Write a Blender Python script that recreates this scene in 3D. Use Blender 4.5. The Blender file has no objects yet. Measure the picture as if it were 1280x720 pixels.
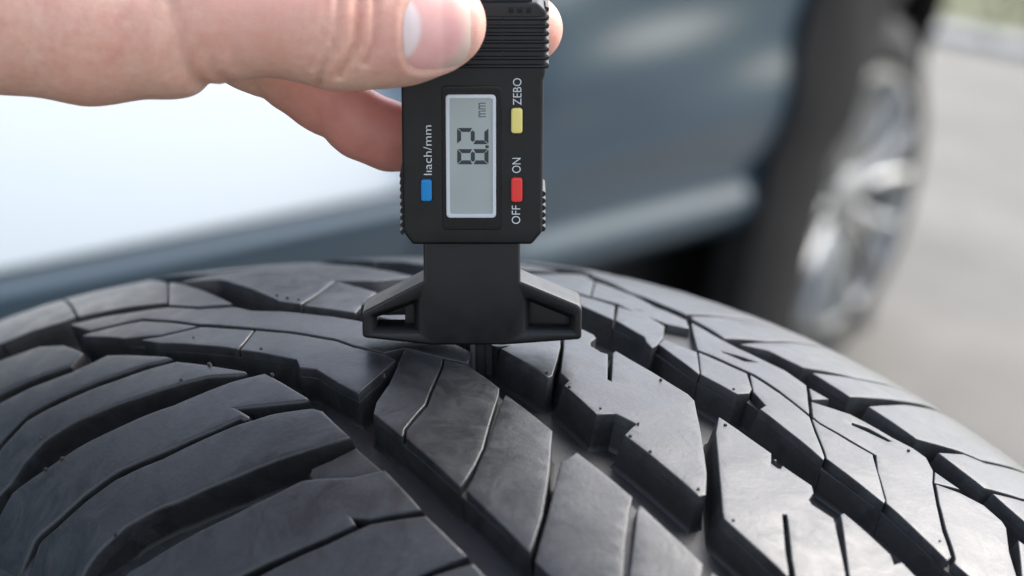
import bpy, bmesh, math, random, json
import numpy as np
from mathutils import Matrix, Vector

random.seed(4)
rng = np.random.default_rng(4)
SC = bpy.context.scene
COL = SC.collection
R_ = math.radians

# ------------------------------------------------------------------ camera
TILT = R_(9.1074)                      # the gauge leans this far from plumb; the camera is rolled with it
G = Matrix(((math.cos(TILT), 0, -math.sin(TILT), 0), (0, 1, 0, 0), (math.sin(TILT), 0, math.cos(TILT), 0), (0, 0, 0, 1)))
cam = bpy.data.cameras.new('camera')
camo = bpy.data.objects.new('camera', cam); COL.objects.link(camo)
camo.matrix_world = G @ Matrix.Translation((0.008, -0.57251, 0.17956)) @ Matrix.Rotation(R_(74), 4, 'X')
cam.sensor_width = 36; cam.lens = 36 * 2999.14 / 1280
cam.clip_start = 0.02; cam.clip_end = 600
cam.dof.use_dof = True; cam.dof.focus_distance = 0.585; cam.dof.aperture_fstop = 9.5; cam.dof.aperture_blades = 0
SC.camera = camo

# ------------------------------------------------------------------ sky, sun, exposure
SUN_AZ, SUN_EL = 47, 50                # azimuth clockwise from +Y
w = bpy.data.worlds.new('World'); SC.world = w; w.use_nodes = True
nt = w.node_tree
sky = nt.nodes.new('ShaderNodeTexSky'); sky.sky_type = 'NISHITA'; sky.sun_disc = False
sky.sun_elevation = R_(SUN_EL); sky.sun_rotation = R_(SUN_AZ); sky.air_density = 1.0; sky.dust_density = 3.0; sky.ozone_density = 1.0
bgn = nt.nodes['Background']; bgn.inputs['Strength'].default_value = 0.15
hs = nt.nodes.new('ShaderNodeHueSaturation'); hs.inputs['Saturation'].default_value = 0.6   # thin overcast: whiter than a clear sky
nt.links.new(sky.outputs[0], hs.inputs['Color']); nt.links.new(hs.outputs[0], bgn.inputs['Color'])
sl = bpy.data.lights.new('sun', 'SUN'); sl.energy = 1.08; sl.angle = R_(45); sl.color = (1.0, 0.975, 0.94)
slo = bpy.data.objects.new('sun', sl); COL.objects.link(slo)
_d = Vector((math.sin(R_(SUN_AZ)) * math.cos(R_(SUN_EL)), math.cos(R_(SUN_AZ)) * math.cos(R_(SUN_EL)), math.sin(R_(SUN_EL))))
slo.rotation_euler = _d.to_track_quat('Z', 'Y').to_euler(); slo.location = (2, 2, 4)
SC.view_settings.view_transform = 'Standard'; SC.view_settings.look = 'None'
SC.view_settings.gamma = 1; SC.view_settings.use_curve_mapping = False
SC.view_settings.exposure = 1.62
SC.render.engine = 'CYCLES'

# ------------------------------------------------------------------ materials
def mat(name, base, rough=0.5, metal=0.0, spec=0.5, **kw):
    m = bpy.data.materials.new(name); m.use_nodes = True
    b = m.node_tree.nodes['Principled BSDF']
    b.inputs['Base Color'].default_value = (*base, 1); b.inputs['Roughness'].default_value = rough
    b.inputs['Metallic'].default_value = metal; b.inputs['Specular IOR Level'].default_value = spec
    for k, v in kw.items(): b.inputs[k].default_value = v
    return m
def N(m, t, **kw):
    n = m.node_tree.nodes.new(t)
    for k, v in kw.items(): setattr(n, k, v)
    return n
def L(m, a, b): m.node_tree.links.new(a, b)
def bsdf(m): return m.node_tree.nodes['Principled BSDF']
def coords(m): return N(m, 'ShaderNodeTexCoord').outputs['Object']
def noise(m, co, scale, detail=4, rough=0.55, dist=0.0):
    n = N(m, 'ShaderNodeTexNoise'); n.inputs['Scale'].default_value = scale; n.inputs['Detail'].default_value = detail
    n.inputs['Roughness'].default_value = rough; n.inputs['Distortion'].default_value = dist
    L(m, co, n.inputs['Vector']); return n.outputs['Fac']
def ramp(m, fac, stops):
    r = N(m, 'ShaderNodeValToRGB'); e = r.color_ramp.elements
    while len(e) < len(stops): e.new(0.5)
    for i, (p, c) in enumerate(stops):
        e[i].position = p; e[i].color = (*c, 1) if len(c) == 3 else c
    L(m, fac, r.inputs['Fac']); return r.outputs['Color']
def g3(x): return (x, x, x)
def mixf(m, a, b, fac, mode='MIX'):
    n = N(m, 'ShaderNodeMix', data_type='RGBA', blend_type=mode)
    for s, v in ((n.inputs[0], fac), (n.inputs[6], a), (n.inputs[7], b)):
        if hasattr(v, 'links') or hasattr(v, 'is_output'): L(m, v, s)
        else: s.default_value = v if isinstance(v, float) else (*v, 1)
    return n.outputs[2]
def bump(m, h, strength, dist, prev=None):
    b = N(m, 'ShaderNodeBump'); b.inputs['Strength'].default_value = strength; b.inputs['Distance'].default_value = dist
    L(m, h, b.inputs['Height'])
    if prev is not None: L(m, prev, b.inputs['Normal'])
    return b.outputs['Normal']

# rubber: dusty, slightly glossy, fine pebble grain
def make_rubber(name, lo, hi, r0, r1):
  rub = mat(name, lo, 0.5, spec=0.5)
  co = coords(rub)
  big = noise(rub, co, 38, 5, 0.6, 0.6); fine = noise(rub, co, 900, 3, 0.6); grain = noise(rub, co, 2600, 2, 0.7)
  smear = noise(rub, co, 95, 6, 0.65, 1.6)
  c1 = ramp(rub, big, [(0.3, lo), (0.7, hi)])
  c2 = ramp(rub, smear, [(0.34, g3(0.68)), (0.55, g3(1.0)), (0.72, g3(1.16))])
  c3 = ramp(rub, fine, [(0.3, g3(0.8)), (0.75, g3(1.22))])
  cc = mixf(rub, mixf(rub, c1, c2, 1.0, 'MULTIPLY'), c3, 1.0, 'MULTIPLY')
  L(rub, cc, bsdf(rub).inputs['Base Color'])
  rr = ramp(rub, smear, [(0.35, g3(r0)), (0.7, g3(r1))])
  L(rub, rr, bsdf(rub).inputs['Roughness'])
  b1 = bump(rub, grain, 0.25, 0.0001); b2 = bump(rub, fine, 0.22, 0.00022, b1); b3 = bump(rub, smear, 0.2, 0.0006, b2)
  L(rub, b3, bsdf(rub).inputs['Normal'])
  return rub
rub = make_rubber('worn_lighter_rubber', (0.019, 0.0202, 0.0218), (0.031, 0.0328, 0.0352), 0.32, 0.47)
fresh_shaded = make_rubber('moulded_shaded_rubber', (0.011, 0.0115, 0.0125), (0.017, 0.0178, 0.019), 0.42, 0.56)  # unworn rubber, its colour darkened to carry groove shade too

plas = mat('black_plastic', (0.012, 0.0125, 0.0135), 0.45, spec=0.46)
co = coords(plas); f1 = noise(plas, co, 2400, 2, 0.6); f2 = noise(plas, co, 160, 4, 0.6)
L(plas, ramp(plas, f2, [(0.35, g3(0.36)), (0.7, g3(0.5))]), bsdf(plas).inputs['Roughness'])
L(plas, ramp(plas, f2, [(0.3, (0.0035, 0.0037, 0.004)), (0.75, (0.0065, 0.0068, 0.0074))]), bsdf(plas).inputs['Base Color'])
L(plas, bump(plas, f1, 0.3, 0.00008), bsdf(plas).inputs['Normal'])
gloss = mat('gloss_black', (0.006, 0.0062, 0.007), 0.22, spec=0.4)
silver = mat('silver_frame', (0.62, 0.64, 0.66), 0.4, metal=0.1)
lcdm = mat('lcd_glass', (0.17, 0.185, 0.175), 0.3, spec=0.4)
co = coords(lcdm); L(lcdm, ramp(lcdm, noise(lcdm, co, 60, 3), [(0.3, (0.34, 0.372, 0.347)), (0.7, (0.39, 0.425, 0.40))]), bsdf(lcdm).inputs['Base Color'])
ink = mat('lcd_ink', (0.03, 0.035, 0.04), 0.5)
white = mat('white_print', (0.66, 0.68, 0.68), 0.55)
def knob(name, c):
    m = mat(name, c, 0.38); f = noise(m, coords(m), 700, 3); L(m, bump(m, f, 0.15, 0.0001), bsdf(m).inputs['Normal']); return m
yel = knob('yellow_button', (0.80, 0.68, 0.20)); red = knob('red_button', (0.78, 0.04, 0.035)); blu = knob('blue_button', (0.004, 0.21, 0.52))
steel = mat('probe_metal', (0.12, 0.12, 0.125), 0.4, metal=0.8)

# ------------------------------------------------------------------ helpers
def link(o, parent=None):
    COL.objects.link(o)
    if parent is not None:
        o.parent = parent; o.matrix_parent_inverse = Matrix.Translation(-Vector(parent.location))
    return o
def mesh_obj(name, me, m, parent=None):
    o = bpy.data.objects.new(name, me)
    if m is not None and not me.materials: me.materials.append(m)
    return link(o, parent)
def empty(name, loc, label, cat, group=None):
    o = bpy.data.objects.new(name, None); o.location = loc; o.empty_display_size = 0.02; COL.objects.link(o)
    o['label'] = label; o['category'] = cat
    if group: o['group'] = group
    return o
def finish(bm, name, angle=38, smooth=True):
    bmesh.ops.recalc_face_normals(bm, faces=bm.faces)
    me = bpy.data.meshes.new(name); bm.to_mesh(me); bm.free()
    if smooth:
        me.shade_smooth()
        if angle: me.set_sharp_from_angle(angle=R_(angle))
    return me
def area2(p): return sum(p[i][0] * p[(i + 1) % len(p)][1] - p[(i + 1) % len(p)][0] * p[i][1] for i in range(len(p)))
def mitre(p, i, q=None):
    """outward mitre vector at vertex i of a loop whose inside lies to the left"""
    a, b, c = p[i - 1], p[i], p[(i + 1) % len(p)]
    def nrm(s, t):
        dx, dy = t[0] - s[0], t[1] - s[1]; l = math.hypot(dx, dy) or 1e-9; return dy / l, -dx / l
    n1, n2 = nrm(a, b), nrm(b, c); d = 1 + n1[0] * n2[0] + n1[1] * n2[1]
    d = max(d, 0.45); return (n1[0] + n2[0]) / d, (n1[1] + n2[1]) / d
def inset(p, r):
    m = [mitre(p, i) for i in range(len(p))]
    return [(p[i][0] - m[i][0] * r, p[i][1] - m[i][1] * r) for i in range(len(p))]
def dedupe(p, eps=0.25):
    o = []
    for q in p:
        if not o or math.hypot(q[0] - o[-1][0], q[1] - o[-1][1]) > eps: o.append(tuple(q))
    if math.hypot(o[0][0] - o[-1][0], o[0][1] - o[-1][1]) <= eps: o.pop()
    return o
def rounded(p, r, n=4, only=None):
    """round the corners of a polygon"""
    out = []
    for i in range(len(p)):
        a, b, c = Vector(p[i - 1]), Vector(p[i]), Vector(p[(i + 1) % len(p)])
        u, v = (a - b), (c - b); lu, lv = u.length, v.length; u.normalize(); v.normalize()
        t = min(r, lu * 0.42, lv * 0.42)
        if (only is not None and i not in only) or t < 0.02: out.append(tuple(b)); continue
        s, e = b + u * t, b + v * t
        for k in range(n + 1):
            f = k / n; out.append(tuple(s * (1 - f) ** 2 + b * 2 * f * (1 - f) + e * f * f))
    return out
def prism(poly, rings, mapf, holes=(), grid=0.0, hole_rings=None, close=False, eps=0.02):
    """a top sheet on the outline, then rings (outward offset, height) down its sides; mapf(u, v, h) -> xyz"""
    poly = dedupe(poly, eps)
    if area2(poly) < 0: poly = poly[::-1]
    r0 = rings[0][0]
    bm = bmesh.new(); edges = []; base = inset(poly, 0)
    def loop(p):
        vs = [bm.verts.new((q[0], q[1], 0)) for q in p]
        for i in range(len(vs)): edges.append(bm.edges.new((vs[i - 1], vs[i])))
    loop(inset(poly, r0) if r0 else poly)
    for h in holes:
        h = dedupe(h, eps)
        if area2(h) > 0: h = h[::-1]
        loop(inset(h, (hole_rings or rings)[0][0]))
    bmesh.ops.triangle_fill(bm, edges=edges, use_beauty=True)
    for f in bm.faces:
        f.normal_update()
        if f.normal.z < 0: f.normal_flip()
    if grid:
        for ax in (0, 1):
            lo = min(v.co[ax] for v in bm.verts); hi = max(v.co[ax] for v in bm.verts)
            k = math.floor(lo / grid) * grid + grid
            while k < hi - 0.05:
                nrm = (1, 0, 0) if ax == 0 else (0, 1, 0)
                bmesh.ops.bisect_plane(bm, geom=bm.verts[:] + bm.edges[:] + bm.faces[:], plane_co=(k, k, 0), plane_no=nrm, dist=0.02)
                k += grid
    nxt = {}
    for e in bm.edges:
        if len(e.link_faces) == 1:
            l = e.link_loops[0]; nxt[l.vert] = l.link_loop_next.vert
    loops = []; seen = set()
    for s in list(nxt):
        if s in seen: continue
        lp = [s]; seen.add(s); c = nxt[s]
        while c is not s and c in nxt and c not in seen: lp.append(c); seen.add(c); c = nxt[c]
        loops.append(lp)
    hv = {v: 0.0 for v in bm.verts}
    for lp in loops:
        p = [(v.co.x, v.co.y) for v in lp]
        rg = rings if area2(p) > 0 else (hole_rings or rings)
        m = [mitre(p, i) for i in range(len(p))]
        prev = lp
        for (off, h) in rg[1:]:
            d = off + 0.0 if rg[0][0] == 0 else off
            ring = []
            for i in range(len(p)):
                v = bm.verts.new((p[i][0] + m[i][0] * d, p[i][1] + m[i][1] * d, 0)); hv[v] = h; ring.append(v)
            for i in range(len(p)):
                j = (i + 1) % len(p)
                try: bm.faces.new((prev[j], prev[i], ring[i], ring[j]))
                except ValueError: pass
            prev = ring
        if close and area2(p) > 0:
            try: bm.faces.new(prev[::-1])
            except ValueError: pass
    for v, h in hv.items():
        v.co = mapf(v.co.x, v.co.y, h)
    return bm
def box_bm(bm, x0, x1, y0, y1, z0, z1, M=None):
    r = bmesh.ops.create_cube(bm, size=1.0)['verts']
    for v in r:
        v.co = Vector((x0 + (v.co.x + .5) * (x1 - x0), y0 + (v.co.y + .5) * (y1 - y0), z0 + (v.co.z + .5) * (z1 - z0)))
        if M is not None: v.co = M @ v.co
    return r
def lathe(prof, n, mapf):
    """prof: list of (r, o); full turn"""
    bm = bmesh.new(); rows = []
    for k in range(n):
        a = 2 * math.pi * k / n
        rows.append([bm.verts.new(mapf(r * math.cos(a), o, r * math.sin(a))) for r, o in prof])
    for k in range(n):
        A, B = rows[k], rows[(k + 1) % n]
        for i in range(len(prof) - 1): bm.faces.new((A[i], A[i + 1], B[i + 1], B[i]))
    return bm
MM = 0.001
def gl(x, y, z): return G @ Vector((x * MM, y * MM, z * MM))     # gauge-space millimetres -> world

# ------------------------------------------------------------------ ground, verge
GZ = -0.768
road = mat('concrete_road', (0.36, 0.35, 0.33), 0.85, spec=0.3)
co = coords(road); n1 = noise(road, co, 1.1, 6, 0.6, 0.4); n2 = noise(road, co, 160, 3, 0.7); n3 = noise(road, co, 7, 6, .65, .6)
a = ramp(road, n1, [(0.3, (0.11, 0.107, 0.098)), (0.62, (0.185, 0.178, 0.16)), (0.8, (0.22, 0.212, 0.19))])
a = mixf(road, a, ramp(road, n2, [(0.3, g3(0.75)), (0.7, g3(1.2))]), 1.0, 'MULTIPLY')
a = mixf(road, a, ramp(road, n3, [(0.3, g3(0.8)), (0.7, g3(1.14))]), 1.0, 'MULTIPLY')
L(road, a, bsdf(road).inputs['Base Color']); L(road, bump(road, n2, 0.5, 0.003), bsdf(road).inputs['Normal'])
def sheet(name, pts, z, m):
    me = bpy.data.meshes.new(name); me.from_pydata([(x, y, z) for x, y in pts], [], [tuple(range(len(pts)))])
    o = mesh_obj(name, me, m); o['kind'] = 'structure'; return o
sheet('road', [(-300, -300), (300, -300), (300, 300), (-300, 300)], GZ, road)
kerbm = mat('kerb_stone', (0.52, 0.51, 0.48), 0.8)
kn = noise(kerbm, coords(kerbm), 30, 5); L(kerbm, ramp(kerbm, kn, [(0.3, g3(0.24)), (0.7, g3(0.34))]), bsdf(kerbm).inputs['Base Color'])
soil = mat('grass_ground', (0.05, 0.075, 0.02), 0.95)
L(soil, ramp(soil, noise(soil, coords(soil), 9, 5), [(0.3, (0.10, 0.11, 0.06)), (0.7, (0.17, 0.17, 0.10))]), bsdf(soil).inputs['Base Color'])
VD = Vector((0.985, -0.17, 0)).normalized(); VN = Vector((0.17, 0.985, 0)).normalized(); V0 = Vector((1.45, 5.95, 0))
def vp(s, t): q = V0 + VD * s + VN * t; return (q.x, q.y)
bm = bmesh.new()
for k in range(-14, 14):
    Mk = Matrix.Translation((V0.x, V0.y, GZ)) @ Matrix(((VD.x, VN.x, 0, 0), (VD.y, VN.y, 0, 0), (0, 0, 1, 0), (0, 0, 0, 1)))
    box_bm(bm, k + 0.005, k + 0.995, -0.16, 0.0, -0.05, 0.03, Mk)
me = finish(bm, 'kerb', smooth=False); o = mesh_obj('kerb', me, kerbm); o['kind'] = 'structure'
sheet('grass_verge', [vp(-60, 0.0), vp(60, 0.0), vp(60, 90), vp(-60, 90)], GZ + 0.022, soil)
grm = mat('grass_blade', (0.09, 0.13, 0.035), 0.7)
L(grm, ramp(grm, noise(grm, coords(grm), 6, 3), [(0.3, (0.09, 0.11, 0.045)), (0.7, (0.17, 0.17, 0.09))]), bsdf(grm).inputs['Base Color'])
vs, fs = [], []
for k in range(9000):
    s, t = random.uniform(-3, 5), 0.02 + 3.2 * random.random() ** 1.6
    x, y = vp(s, t); hgt = random.uniform(0.03, 0.09); a = random.uniform(0, 6.28); wd = 0.004
    lx, ly = random.uniform(-.03, .03), random.uniform(-.03, .03); i = len(vs)
    vs += [(x - wd * math.cos(a), y - wd * math.sin(a), GZ + .02), (x + wd * math.cos(a), y + wd * math.sin(a), GZ + .02), (x + lx, y + ly, GZ + .02 + hgt)]
    fs.append((i, i + 1, i + 2))
me = bpy.data.meshes.new('grass'); me.from_pydata(vs, [], fs)
o = mesh_obj('grass', me, grm); o['kind'] = 'stuff'; o['label'] = 'short green grass growing beyond the pale kerb'; o['category'] = 'grass'

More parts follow.
